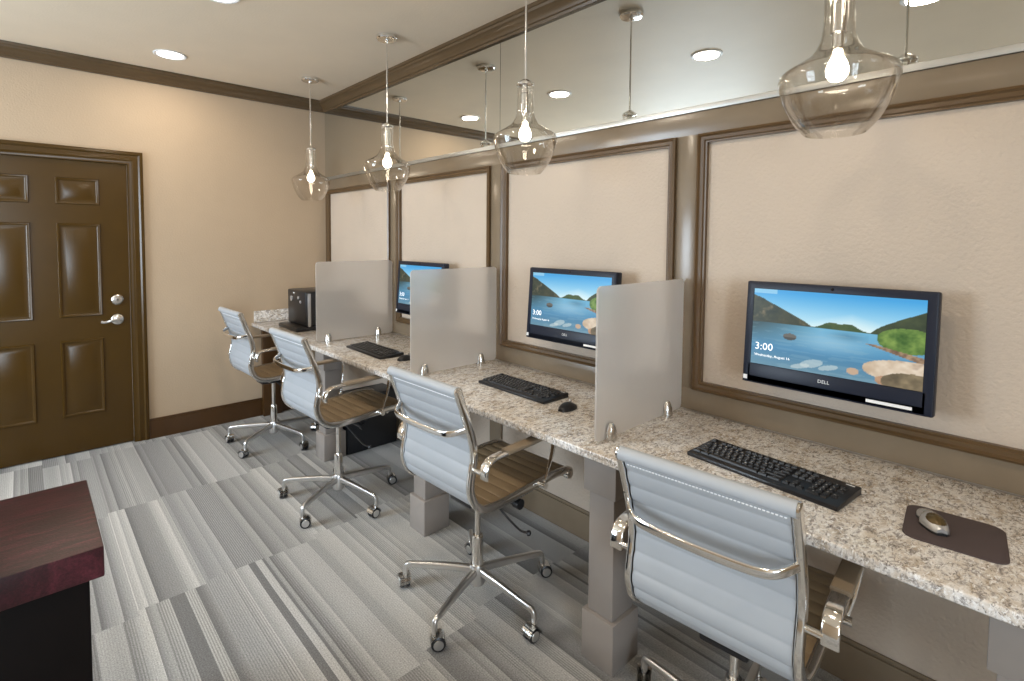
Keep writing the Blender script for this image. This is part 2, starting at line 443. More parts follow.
# wall boards framing four fields, mouldings inside them
STILES = [(-.045, 0), (-1.235, -1.135), (-2.372, -2.272), (-3.545, -3.448), (-4.76, -4.66)]
ZT, ZF, ZM = 1.941, 0.894, 2.035
tb = MB()
tb.box((0, -4.76, ZT), (FX - .0005, -.001, ZM), 'trim', .002).box((0, -4.76, .803), (FX - .0005, -.001, ZF), 'trim', .002)
for a, b in STILES: tb.box((.0002, a, ZF - .003), (FX - .0005, min(b, -.001), ZT + .003), 'trim', .001)
for a, b in STILES[1:]: tb.box((.0002, a, .15), (FX - .0005, b, .769), 'trim', .002)
struct(tb.build('trim_3'))
MP = [(0, .001), (0, .016), (.008, .021), (.014, .013), (.026, .010), (.030, .004), (.036, .003), (.036, -.0148)]
for i in range(4):
    ya, yb = STILES[i + 1][1], STILES[i][0]
    mb = MB(); mb.rect_frame((0, ya, ZF), (0, 1, 0), (0, 0, 1), (-1, 0, 0), yb - ya, ZT - ZF, MP, 'moulding')
    struct(mb.build('trim_%d' % (4 + i)))

# door
def door():
    mb = MB(); xa, xb, h = DOOR; yf = 0.012
    cx = (-1.96 + 0); cols = [(-2.26, -2.015), (-1.882, -1.645)]; rows = [(.265, .795), (.955, 1.60), (1.73, 1.91)]
    xs = [xa, cols[0][0], cols[0][1], cols[1][0], cols[1][1], xb]; zs = [.008] + [v for r in rows for v in r] + [h]
    mb.box((xa, yf + .002, .008), (xb, .05, h), 'door')
    for i in range(5):
        for k in range(7):
            w_, h_ = xs[i + 1] - xs[i], zs[k + 1] - zs[k]
            if i in (1, 3) and k in (1, 3, 5):
                mb.rect_frame((xs[i], yf, zs[k]), (1, 0, 0), (0, 0, 1), (0, -1, 0), w_, h_, [(0, .0), (.004, .007), (.012, .006), (.02, -.001), (.028, -.0015), (.05, .006)], 'door', True)
            else:
                mb.rect_frame((xs[i], yf, zs[k]), (1, 0, 0), (0, 0, 1), (0, -1, 0), w_, h_, [(0, 0)], 'door', True)
    d = struct(mb.build('door_1'))
    # lever handle
    hb = MB()
    mx = Matrix.Translation((-1.562, yf, .917)) @ Matrix.Rotation(PI / 2, 4, 'X')
    hb.lathe([(.037, 0), (.037, .006), (.029, .012), (.012, .014), (.012, .045), (.015, .048), (.015, .06), (0, .062)], 'steel', 28, mx)
    hb.sweep(crom([(-1.562, -.042, .917), (-1.59, -.046, .919), (-1.62, -.044, .912), (-1.645, -.036, .908), (-1.66, -.03, .912)], 5), rrect(.018, .012, .005, 3), 'steel', (0, 0, 1))
    lab = hb.build('door_lever', d); lab['label'] = 'brushed nickel lever handle'
    db = MB(); mx = Matrix.Translation((-1.56, yf, 1.06)) @ Matrix.Rotation(PI / 2, 4, 'X')
    db.lathe([(.037, 0), (.036, .01), (.027, .018), (.013, .019), (.013, .022), (0, .022)], 'steel', 28, mx)
    db.box((-1.5625, -.0125, 1.052), (-1.5575, -.0095, 1.068), 'black')
    db.build('deadbolt', d)['label'] = 'round nickel deadbolt'
    hb = MB()
    mb = MB(); cw = .09
    mb.rect_frame((xa - cw - .005, 0, -.2), (1, 0, 0), (0, 0, 1), (0, -1, 0), xb - xa + 2 * cw + .01, h + .2 + cw, [(0, .0005), (0, .02), (.02, .024), (.03, .016), (.06, .018), (.07, .012), (.09, .012), (.094, -.011), (.094, -.012)], 'door')
    # trim the part of the casing below the floor
    bmesh.ops.bisect_plane(mb.bm, geom=mb.bm.verts[:] + mb.bm.edges[:] + mb.bm.faces[:], plane_co=(0, 0, 0.001), plane_no=(0, 0, 1), clear_inner=True)
    struct(mb.build('trim_8'))
door()

# mirror: two sheets above the boards, held by a metal channel
for (ya, yb, lb) in ((-2.344, -.002, 'far sheet of the long wall mirror, reaching the corner by the door wall'), (-4.76, -2.347, 'near sheet of the long wall mirror, above the two nearest workstations')):
    o = MB().box((.001, ya, ZM + .001), (FX - .001, yb, 2.6365), 'mirror').build('wall_mirror'); tag(o, lb, 'mirror', 'mirror sheets')
struct(MB().box((-.008, -4.76, ZM), (.0005, -.002, ZM + .023), 'channel', .001).build('trim_9'))

# recessed ceiling lights
can_lb = ['recessed ceiling light nearest the far wall and the door', 'recessed ceiling light second from the far wall, cut by the top edge of the photo', 'recessed ceiling light third from the far wall, seen only in the wall mirror', 'recessed ceiling light nearest the camera, seen only in the wall mirror']
def can_parts(root):
    mb = MB(); mb.lathe([(.078, ZC - .0015), (.098, ZC - .0015), (.098, ZC - .005), (.090, ZC - .008), (.078, ZC - .004)], 'white', 36, closed=True)
    mb.build('trim_ring', root)
    mb = MB(); mb.lathe([(0, ZC - .004), (.079, ZC - .004), (.079, ZC - .002), (0, ZC - .002)], 'can', 36); mb.build('lens', root)
can = empty('recessed_light'); can_parts(can)
for i, y in enumerate((-.5, -1.67, -2.93, -4.04)):
    o = can if i == 0 else copy_tree(can); o.location = (-1.29, y, 0); tag(o, can_lb[i], 'ceiling light', 'recessed ceiling lights')
    area('downlight', (-1.29, y, ZC - .012), (0, 0, -1), .15, .15, CAN_POWER, WARM, 'DISK')
for x, y in ((-1.29, -5.4), (-3.3, -.9), (-3.3, -2.9), (-3.3, -5.0)):      # lamps of the same kind further into the room
    area('downlight', (x, y, ZC - .012), (0, 0, -1), .15, .15, CAN_POWER, WARM, 'DISK')

# ------------------------------------------------------------------ counter, legs, partitions
CT, CB, CFX, CEND = 0.80, 0.770, -0.655, -4.74
tag(MB().box((CFX, CEND, CB), (-.0005, -.001, CT), 'granite', .005, seg=3).build('countertop'), 'long speckled granite countertop running along the panelled wall', 'countertop')
tag(MB().box((-.635, -.021, CT + .0005), (-.02, -.001, .896), 'granite', .003).build('backsplash'), 'short granite backsplash strip on the counter end against the door wall', 'backsplash')
def desk_leg(half=False):
    r = empty('desk_leg')
    w1, w2, w3 = .0675, .0525, .0675
    def sq(wd, za, zb, nm, x0=-.587):
        inset = .0675 - wd
        MB().box((x0 + inset, -wd, za), (-.43 - inset, wd, zb), 'leg', .003).build(nm, r)
    sq(w1, .0005, .18, 'foot'); sq(w2, .1805, .62, 'shaft'); sq(w3, .6205, CB - .0005, 'cap')
    return r
leg_lb = ['square taupe desk leg behind the second chair, below the farthest partition', 'square taupe desk leg below the middle partition, behind the third chair', 'square taupe desk leg left of the nearest chair, below the nearest partition', 'square taupe desk leg at the right edge of the photo, under the counter end']
leg = desk_leg()
for i, y in enumerate((-1.19, -2.373, -3.509, -4.563)):
    o = leg if i == 0 else copy_tree(leg); o.location = (0, y, 0); tag(o, leg_lb[i], 'desk leg', 'desk legs under the countertop')
tag(MB().box((-.585, -.062, .0005), (-.43, -.0175, CB - .0005), 'base_brown', .003).build('end_panel'), 'support post under the counter end, against the door wall, shade painted in as dark brown', 'post')  # dark brown paints in the dim light on this post

def partition():
    r = empty('desk_partition')
    mb = MB(); mx = Matrix.Translation((-.302, .004, 1.0775)) @ Matrix.Rotation(PI / 2, 4, 'X')
    prism(mb, rrect(.588, .545, .02, 6), 0, .008, 'frost', mx); mb.build('panel', r)
    for x in (-.513, -.128):
        mb = MB()
        for s in (-1, 1):
            t = bmesh.new(); rings = []; n = 10
            for rr, z in ((.025, .8005), (.025, .806), (.022, .832), (.016, .851), (.011, .858)):
                rings.append([t.verts.new((x + rr * math.cos(PI * k / n), s * (.0045 + rr * math.sin(PI * k / n)), z)) for k in range(n + 1)])
            for A, B in zip(rings, rings[1:]):
                for k in range(n): t.faces.new((A[k], A[k + 1], B[k + 1], B[k]))
                t.faces.new((A[0], B[0], B[n], A[n]))
            t.faces.new(rings[0]); t.faces.new(rings[-1]); mb._add(t, 'steel', None, True)
        mb.build('clip', r)
    return r
par_lb = ['farthest frosted desk partition, in front of the black countertop machine', 'middle frosted desk partition, overlapping the far monitor', 'nearest frosted desk partition, left of the nearest monitor']
pt = partition()
for i, y in enumerate((-1.17, -2.33, -3.495)):
    o = pt if i == 0 else copy_tree(pt); o.location = (0, y, 0); tag(o, par_lb[i], 'partition', 'frosted desk partitions')

# ------------------------------------------------------------------ monitors
W_, H_ = .542, .367
def vnoise(x, y):
    xi, yi = math.floor(x), math.floor(y); fx, fy = x - xi, y - yi
    h = lambda a, b: (math.sin(a * 127.1 + b * 311.7) * 43758.5453) % 1.0
    fx, fy = fx * fx * (3 - 2 * fx), fy * fy * (3 - 2 * fy)
    return (h(xi, yi) * (1 - fx) + h(xi + 1, yi) * fx) * (1 - fy) + (h(xi, yi + 1) * (1 - fx) + h(xi + 1, yi + 1) * fx) * fy
def screen_color(u, v):
    def fb(k, s=0): return (vnoise(u * 14 * k + s * 7, v * 9 * k + s) + .6 * vnoise(u * 31 * k + s, v * 20 * k + 3) + .4 * vnoise(u * 66 * k, v * 44 * k + s)) - 1.0
    def lerp(a, b, t): t = max(0, min(1, t)); return tuple(a[i] + (b[i] - a[i]) * t for i in range(3))
    hor = .555 + .0 * u
    sky = lerp((205, 238, 246), (72, 165, 224), (v - hor) / .4)
    sky = lerp(sky, (232, 247, 246), 1 - (abs(u - .62) / .4 + (v - hor) / .22))
    if v > .93 and u < .16: sky = lerp(sky, (210, 236, 242), .5)
    if v > hor:
        c = sky
        mid = hor + .065 * math.exp(-((u - .50) / .06) ** 2) + .065 * math.exp(-((u - .61) / .06) ** 2) + .02 * math.exp(-((u - .56) / .17) ** 2)
        if v < mid: c = lerp((52, 78, 50), (92, 104, 62), .5 + .5 * fb(1))
        lh = hor + .36 * max(0, 1 - u / .40) ** 0.9 + .008 * fb(1)
        if v < lh and u < .42:
            c = lerp((38, 50, 44), (96, 92, 62), .45 + .5 * fb(1, 2)); c = lerp(c, (150, 130, 100), 1.4 * (fb(1.3, 5) - .3))
        rh = hor + .30 * max(0, (u - .72) / .28) ** .75 + .006 * fb(1)
        if v < rh and u > .72: c = lerp((46, 58, 44), (82, 92, 62), .5 + .5 * fb(1, 3))
    else:
        t = (hor - v) / hor
        c = lerp((110, 178, 212), (70, 130, 170), t * 1.6)
        c = lerp(c, (120, 150, 160), (t - .55) * 1.5)
        lf = max(0, 1 - u / .45) * max(0, 1 - t / .55); c = lerp(c, (52, 78, 84), 1.1 * lf)
        if .40 < u < .72: c = lerp(c, (46, 92, 120), .5 * math.exp(-((u - .6) / .09) ** 2) * math.exp(-((t - .12) / .09) ** 2))
        c = lerp(c, (190, 222, 236), .45 * math.exp(-((u - .5) / .22) ** 2 - ((t - .3) / .22) ** 2))
        c = lerp(c, (160, 190, 200), .18 * (vnoise(u * 9, v * 60) > .66))
    e = ((u - .255) / .045) ** 2 + ((v - .405) / .042) ** 2
    if e < 1 and v > .365: c = (74, 74, 70) if v < .40 else (104, 102, 96)
    # rocks and shrubs on the right shore
    shore = .50 + .02 * fb(1) - .0
    if u > .74 and v < .72:
        g = ((u - .92) / .16) ** 2 + ((v - .52) / .14 + .1 * fb(1)) ** 2
        if g < 1: c = lerp((56, 92, 40), (140, 168, 84), .5 + .6 * fb(1.6, 1))
    edge = .33 + .30 * max(0, (1 - u) / .30)
    if u > .70 and .30 < v < .44 and v < .46 - .35 * (u - .70):
        if v > .44 - .52 * (u - .70): c = lerp((88, 66, 54), (206, 178, 142), .5 + .7 * fb(1.6, 4))
    r1 = ((u - .93) / .24) ** 2 + ((v - .17) / .13) ** 2
    r2 = ((u - .95) / .16) ** 2 + ((v - .05) / .12) ** 2
    r3 = ((u - .64) / .035) ** 2 + ((v - .10) / .04) ** 2
    r4 = ((u - .83) / .07) ** 2 + ((v - .05) / .06) ** 2
    if r1 < 1: c = lerp((188, 164, 136), (236, 222, 202), .5 + .6 * fb(1, 1)); c = lerp(c, (120, 92, 76), 1.5 * (fb(.8, 7) - .35))
    if r4 < 1: c = lerp((150, 110, 84), (206, 170, 138), .5 + .5 * fb(1.2))
    if r2 < 1: c = lerp((92, 82, 64), (150, 134, 104), .5 + .6 * fb(1.4))
    if r3 < 1: c = (196, 168, 142)
    for (a, b, sa, sb) in ((.40, .11, .07, .05), (.50, .09, .06, .03), (.33, .06, .06, .03)):
        q = ((u - a) / sa) ** 2 + ((v - b - .4 * (u - a)) / sb) ** 2
        if q < 1: c = lerp(c, (206, 216, 214), .6)
    return tuple(((x / 255 / 12.92) if x / 255 <= .04045 else ((x / 255 + .055) / 1.055) ** 2.4) for x in c)
def screen_material():
    m, nt, b = mat('lit_screen')
    a = N(nt, 'ShaderNodeVertexColor'); a.layer_name = 'picture'
    L(nt, a.outputs[0], b.inputs['Emission Color']); b.inputs['Emission Strength'].default_value = 0.95
    b.inputs['Base Color'].default_value = (.01, .01, .012, 1); b.inputs['Roughness'].default_value = .3; b.inputs['Specular IOR Level'].default_value = .2
    return m
M['screen'] = screen_material()
M['screen_text'] = emitter('lit_lettering', (1, 1, 1), .75)
# local frame of a monitor: +x into the wall, screen faces -x; y from +W/2 (left) to -W/2 (right); z from 0
def screen_mesh():
    nx, ny = 200, 112; yl, yr, za, zb = .2435, -.2435, .072, .344
    me = bpy.data.meshes.new('screen'); vs = []; fs = []; cols = []
    for j in range(ny + 1):
        for i in range(nx + 1): vs.append((-.0006, yl + (yr - yl) * i / nx, za + (zb - za) * j / ny))
    for j in range(ny):
        for i in range(nx):
            k = j * (nx + 1) + i; fs.append((k, k + nx + 1, k + nx + 2, k + 1))
    me.from_pydata(vs, [], fs); me.materials.append(M['screen'])
    at = me.color_attributes.new('picture', 'FLOAT_COLOR', 'POINT'); buf = []
    for j in range(ny + 1):
        for i in range(nx + 1): buf.extend(screen_color(i / nx, j / ny) + (1.0,))
    at.data.foreach_set('color', buf); return me
FACE = Matrix(((0, 0, -1, 0), (-1, 0, 0, 0), (0, 1, 0, 0), (0, 0, 0, 1)))        # text x -> -y, text y -> z, normal -> -x
def monitor():
    r = empty('monitor')
    mb = MB(); mb.box((.004, -W_ / 2, 0), (.04, W_ / 2, H_), 'bezel', .006)
    mb.box((.0395, -.2, .05), (.055, .2, .31), 'black', .008)
    mb.build('housing', r)
    mb = MB(); mb.rect_frame((.004, -W_ / 2 + .003, .003), (0, 1, 0), (0, 0, 1), (-1, 0, 0), W_ - .006, H_ - .006, [(0, -.001), (0, .004), (.003, .006), (.0235, .006)], 'bezel')
    mb.box((-.002, -W_ / 2 + .02, .006), (.0035, W_ / 2 - .02, .0705), 'bezel', .001)
    mb.build('bezel', r)
    o = bpy.data.objects.new('screen', screen_mesh()); COL.objects.link(o); o.parent = r; o['label'] = 'lit lock screen with a lake and hills'
    mb = MB(); add_text(mb, '3:00', .036, 'screen_text', Matrix.Translation((-.0011, .232, .135)) @ FACE, 'LEFT')
    add_text(mb, 'Wednesday, August 16', .0125, 'screen_text', Matrix.Translation((-.0011, .232, .105)) @ FACE, 'LEFT')
    mb.build('clock_text', o)['label'] = 'white clock lettering on the screen'
    mb = MB(); add_text(mb, 'DELL', .0155, 'white', Matrix.Translation((-.0026, .01, .048)) @ FACE); mb.build('logo', r)['label'] = 'white maker lettering'
    mb = MB(); mb.box((-.0032, W_ / 2 - .0195, .012), (-.0022, W_ / 2 - .006, .027), 'white'); mb.box((-.0022, W_ / 2 - .02, .01), (.004, W_ / 2 - .004, .029), 'bezel'); mb.build('sticker', r)['label'] = 'small white sticker'
    mb = MB(); mb.box((-.003, -.222, .012), (-.0021, -.108, .0215), 'white'); mb.build('label_strip', r)['label'] = 'white label strip'
    mb = MB(); mb.lathe([(0, 0), (.005, 0), (.0045, .002), (0, .0022)], 'black_gloss', 16, Matrix.Translation((-.002, 0, H_ - .013)) @ FACE); mb.build('webcam', r)
    mb = MB(); mb.box((.0555, -.06, .12), (.104, .06, .24), 'black', .004); mb.build('wall_bracket', r)
    return r
mon_lb = ['far wall-mounted monitor mostly hidden behind the middle partition', 'black monitor between the middle and nearest partitions, its right side hidden', 'nearest black monitor, whole lake picture in view on the textured wall']
mon = monitor()
for i, (y, z) in enumerate(((-1.668, .990), (-2.955, 1.001), (-4.060, 1.000))):
    o = mon if i == 0 else copy_tree(mon); o.location = (-.116, y, z); o.rotation_euler = (0, math.radians(4), 0); tag(o, mon_lb[i], 'monitor', 'wall-mounted monitors')

# ------------------------------------------------------------------ keyboards (local x away from the user, y to the left)
KL, KD = .446, .162
def key_mesh(w_, legend):
    mb = MB(); t = bmesh.new(); h = .0055; ins = .0022; a, b = w_ / 2 - .0009, .0086
    lo = [t.verts.new(p) for p in ((-b, -a, 0), (b, -a, 0), (b, a, 0), (-b, a, 0))]
    hi = [t.verts.new(p) for p in ((-b + ins, -a + ins, h), (b - ins, -a + ins, h), (b - ins, a - ins, h), (-b + ins, a - ins, h))]
    t.faces.new(lo); t.faces.new(hi)
    for k in range(4): t.faces.new((lo[k], lo[(k + 1) % 4], hi[(k + 1) % 4], hi[k]))
    mb._add(t, 'key')
    if legend: add_text(mb, legend, .0085 if len(legend) == 1 else .0048, 'legend', Matrix.Translation((.001, 0, h + .0003)) @ Matrix.Rotation(-PI / 2, 4, 'Z'))
    return mb
def keyboard():
    r = empty('keyboard')
    mb = MB(); t = bmesh.new(); bmesh.ops.create_cube(t, size=1)
    for v in t.verts:
        v.co = Vector((v.co.x * KD, v.co.y * KL, .0005 if v.co.z < 0 else (.013 if v.co.x < 0 else .022)))
    bmesh.ops.bevel(t, geom=t.edges[:], offset=.003, segments=2, profile=.5, affect='EDGES'); mb._add(t, 'black'); mb.build('case', r)
    slope = math.atan2(.009, KD)
    P = .0187
    rows = [
        [('Esc', 1), (None, 1), ('F1', 1), ('F2', 1), ('F3', 1), ('F4', 1), (None, .5), ('F5', 1), ('F6', 1), ('F7', 1), ('F8', 1), (None, .5), ('F9', 1), ('F10', 1), ('F11', 1), ('F12', 1), (None, .3), ('Prt', 1), ('Scr', 1), ('Brk', 1)],
        [(c, 1) for c in '`1234567890-='] + [('Back', 2), (None, .3), ('Ins', 1), ('Hm', 1), ('PgU', 1), (None, .3), ('Num', 1), ('/', 1), ('*', 1), ('-', 1)],
        [('Tab', 1.5)] + [(c, 1) for c in 'QWERTYUIOP[]'] + [('\\', 1.5), (None, .3), ('Del', 1), ('End', 1), ('PgD', 1), (None, .3), ('7', 1), ('8', 1), ('9', 1), ('+', 1)],
        [('Caps', 1.75)] + [(c, 1) for c in "ASDFGHJKL;'"] + [('Enter', 2.25), (None, 3.6), ('4', 1), ('5', 1), ('6', 1)],
        [('Shift', 2.25)] + [(c, 1) for c in 'ZXCVBNM,./'] + [('Shift', 2.75), (None, 1.3), ('^', 1), (None, 1.3), ('1', 1), ('2', 1), ('3', 1), ('Ent', 1)],
        [('Ctrl', 1.5), ('Alt', 1.5), ('', 8.5), ('Alt', 1.5), ('Ctrl', 2), (None, .3), ('<', 1), ('v', 1), ('>', 1), (None, .3), ('0', 2), ('.', 1)]]
    cache = {}
    for j, row in enumerate(rows):
        x = KD / 2 - .022 - (0 if j == 0 else .006) - j * .0205; y = KL / 2 - .0065
        for c, wd in row:
            if c is not None:
                yc = y - wd * P / 2; z = .0175 + x * math.tan(slope)
                if (c, wd) not in cache:
                    o = key_mesh(wd * P, c).build('key', r); cache[(c, wd)] = o
                else:
                    o = cache[(c, wd)].copy(); COL.objects.link(o); o.parent = r
                o.location = (x, yc, z); o.rotation_euler = (0, -slope, 0)
            y -= wd * P
    mb = MB(); mb.box((KD / 2 - .016, -KL / 2 + .012, .0218), (KD / 2 - .012, -KL / 2 + .034, .0224), 'white'); mb.build('badge', r)
    return r
kb_lb = ['far black keyboard on the counter between the farthest and middle partitions', 'black keyboard on the counter between the middle and nearest partitions', 'nearest black keyboard, in front of the nearest monitor']
kb = keyboard()
for i, (x, y, a) in enumerate(((-.435, -1.665, -1.0), (-.325, -2.862, -1.0), (-.383, -3.982, -6.0))):
    o = kb if i == 0 else copy_tree(kb); o.location = (x, y, CT); o.rotation_euler = (0, 0, math.radians(a)); tag(o, kb_lb[i], 'keyboard', 'keyboards on the counter')

# ------------------------------------------------------------------ mice and the mouse pad
def mouse_shell(mb, L_, W2, H2, m, z0=0.0, pinch=0.0):
    t = bmesh.new(); nu, nv = 20, 10; rings = []
    for i in range(nu + 1):
        s = i / nu; x = -L_ / 2 + L_ * s
        w_ = W2 * (math.sin(PI * min(1, max(0, .04 + .92 * s))) ** .45) * (1 - pinch * math.exp(-((s - .66) / .12) ** 2) - .25 * pinch * (s > .75))
        h = H2 * (math.sin(PI * (.06 + .88 * s)) ** .6) * (1.05 - .35 * s)
        rings.append([t.verts.new((x, -w_ * math.cos(PI * k / nv), z0 + h * math.sin(PI * k / nv))) for k in range(nv + 1)])
    for A, B in zip(rings, rings[1:]):
        for k in range(nv): t.faces.new((A[k], A[k + 1], B[k + 1], B[k]))
        t.faces.new((A[0], B[0], B[nv], A[nv]))
    t.faces.new(rings[0]); t.faces.new(rings[-1]); mb._add(t, m, None, True)
def black_mouse():
    r = empty('computer_mouse')
    mb = MB(); mouse_shell(mb, .104, .030, .034, 'black', .001); mb.build('body', r)
    mb = MB(); mb.cyl((.022, -.003, .031), (.022, .003, .031), .0065, 'silver', 16); mb.build('scroll_wheel', r)
    return r
ms = black_mouse()
for i, (x, y, a, lb) in enumerate(((-.405, -1.985, 0, 'far black mouse beside the far keyboard, at the middle partition'), (-.376, -3.188, 5, 'black mouse right of the keyboard, near the nearest partition'))):
    o = ms if i == 0 else copy_tree(ms); o.location = (x, y, CT); o.rotation_euler = (0, 0, math.radians(a)); tag(o, lb, 'mouse', 'black mice')
r = empty('mouse_pad')
mb = MB(); prism(mb, rrect(.205, .19, .03, 6), .0004, .0035, 'mousepad', None, .001); o = mb.build('mouse_pad'); bpy.data.objects.remove(r)
o.name = 'mouse_pad'
o.location = (-.381, -4.414, CT); o.rotation_euler = (0, 0, math.radians(6)); tag(o, 'dark plum rounded mouse pad on the granite at the right edge', 'mouse pad')
r = empty('computer_mouse', (-.383, -4.372, CT + .0036), math.radians(28)); tag(r, 'silver and bronze mouse on the dark mouse pad', 'mouse')
mb = MB(); mouse_shell(mb, .112, .028, .022, 'black', .0005, .3); mb.build('base', r)
mb = MB(); mouse_shell(mb, .112, .0285, .030, 'silver', .006, .35); mb.build('body', r)
mb = MB(); mouse_shell(mb, .07, .0235, .0300, 'gold', .0095, .0); o = mb.build('top_cover', r); o.location = (-.015, 0, 0)

# ------------------------------------------------------------------ countertop machine and computer tower
r = empty('coffee_machine', (-.30, -.505, CT)); tag(r, 'black countertop machine with round controls above a low protruding tray', 'machine')
mb = MB(); mb.box((-.172, -.18, .0305), (.2, .18, .30), 'black', .012); mb.build('housing', r)
mb = MB(); mb.box((-.248, -.195, .0005), (.2, .185, .03), 'black', .008); mb.build('base_tray', r)
mb = MB(); mb.box((-.155, -.185, .02), (-.13, -.1795, .285), 'silver', .002); mb.build('side_strip', r)['label'] = 'silver vertical strip'
for y, z, q in ((.09, .23, .022), (-.05, .245, .013), (-.09, .215, .013)):
    mb = MB(); mb.lathe([(0, 0), (q, 0), (q, .006), (q * .6, .008), (0, .008)], 'silver', 20, Matrix.Translation((-.1725, y, z)) @ FACE); mb.build('control_knob', r)
mb = MB(); mb.box((-.1735, .03, .272), (-.1722, .06, .281), 'white'); mb.build('badge', r)
r = empty('computer_tower', (-.26, -1.14, .0)); tag(r, 'black computer tower on the carpet behind the second chair, near the desk leg', 'computer')
mb = MB(); mb.box((-.155, -.12, .0008), (.235, .085, .40), 'black', .006); mb.build('case', r)
mb = MB(); mb.box((-.165, -.115, .003), (-.1555, .08, .397), 'black_gloss', .003); mb.build('front_panel', r)
for z in (.33, .28):
    mb = MB(); mb.box((-.1665, -.085, z), (-.1655, .055, z + .035), 'bezel'); mb.build('drive_bay', r)
mb = MB(); mb.lathe([(0, 0), (.009, 0), (.009, .003), (0, .003)], 'silver', 16, Matrix.Translation((-.1655, -.02, .24)) @ FACE); mb.build('power_button', r)

# ------------------------------------------------------------------ dark wooden table at the left
r = empty('console_table', (-2.5, -2.772, 0)); tag(r, 'dark mahogany table at the left edge, black below', 'table')
TX, TY = .576, .237
mb = MB(); mb.box((-.24, -TY, .672), (TX, TY, .75), 'mahogany', .004); mb.box((-TX, -TY, .672), (-.2405 + .0, TY, .75), 'mahogany', .004); mb.box((.5, 0, .68), (.5, 0, .68), 'mahogany')
mb.build('tabletop', r)
mb = MB(); mb.box((-TX + .03, -TY + .03, .0006), (TX - .028, TY - .02, .6718), 'dark_wood', .003); mb.build('cabinet_body', r)

# ------------------------------------------------------------------ pendant lamps
def pendant():
    r = empty('pendant_lamp')
    mb = MB(); mb.lathe([(0, ZC - .0005), (.062, ZC - .0005), (.062, ZC - .016), (.056, ZC - .022), (.012, ZC - .024), (.01, ZC - .034), (0, ZC - .034)], 'chrome', 36); mb.build('canopy', r)
    mb = MB(); mb.cyl((0, 0, 2.205), (0, 0, ZC - .034), .0045, 'chrome', 10); mb.build('cord', r)
    mb = MB(); mb.lathe([(0, 2.212), (.012, 2.21), (.03, 2.198), (.0385, 2.192), (.0385, 2.184), (.016, 2.18), (.016, 2.15), (.02, 2.146), (.02, 2.07), (.015, 2.066), (.015, 2.03), (.011, 2.026), (0, 2.025)], 'chrome', 28); mb.build('socket', r)
    out = crom([(.0362, 0, 2.185), (.0362, 0, 2.15), (.037, 0, 2.09), (.043, 0, 2.05), (.062, 0, 2.016), (.10, 0, 1.990), (.130, 0, 1.972), (.1405, 0, 1.953), (.138, 0, 1.932), (.122, 0, 1.880), (.097, 0, 1.832), (.072, 0, 1.802)], 5)
    prof = [(p.x, p.z) for p in out]
    inner = [(max(.02, x - .003), z - (.0 if i else .0)) for i, (x, z) in enumerate(prof)][::-1]
    mb = MB(); mb.lathe(prof + inner, 'glass', 56, closed=True); mb.build('glass_shade', r)
    mb = MB(); mb.lathe([(0, 2.025), (.011, 2.024), (.013, 2.010), (.022, 1.992), (.027, 1.974), (.025, 1.957), (.015, 1.944), (0, 1.940)], 'bulb', 24); mb.build('bulb', r)
    return r
pen_lb = ['farthest clear glass pendant lamp, hanging by the corner of the far wall', 'second clear glass pendant lamp from the far wall, above the farthest partition', 'third clear glass pendant lamp from the far wall, above the middle monitor', 'nearest and largest-looking clear glass pendant lamp, at the top right']
pn = pendant()
for i, (x, y) in enumerate(((-.395, -.63), (-.395, -1.765), (-.40, -2.945), (-.41, -4.135))):
    o = pn if i == 0 else copy_tree(pn); o.location = (x, y, 0); tag(o, pen_lb[i], 'pendant lamp', 'glass pendant lamps over the counter')

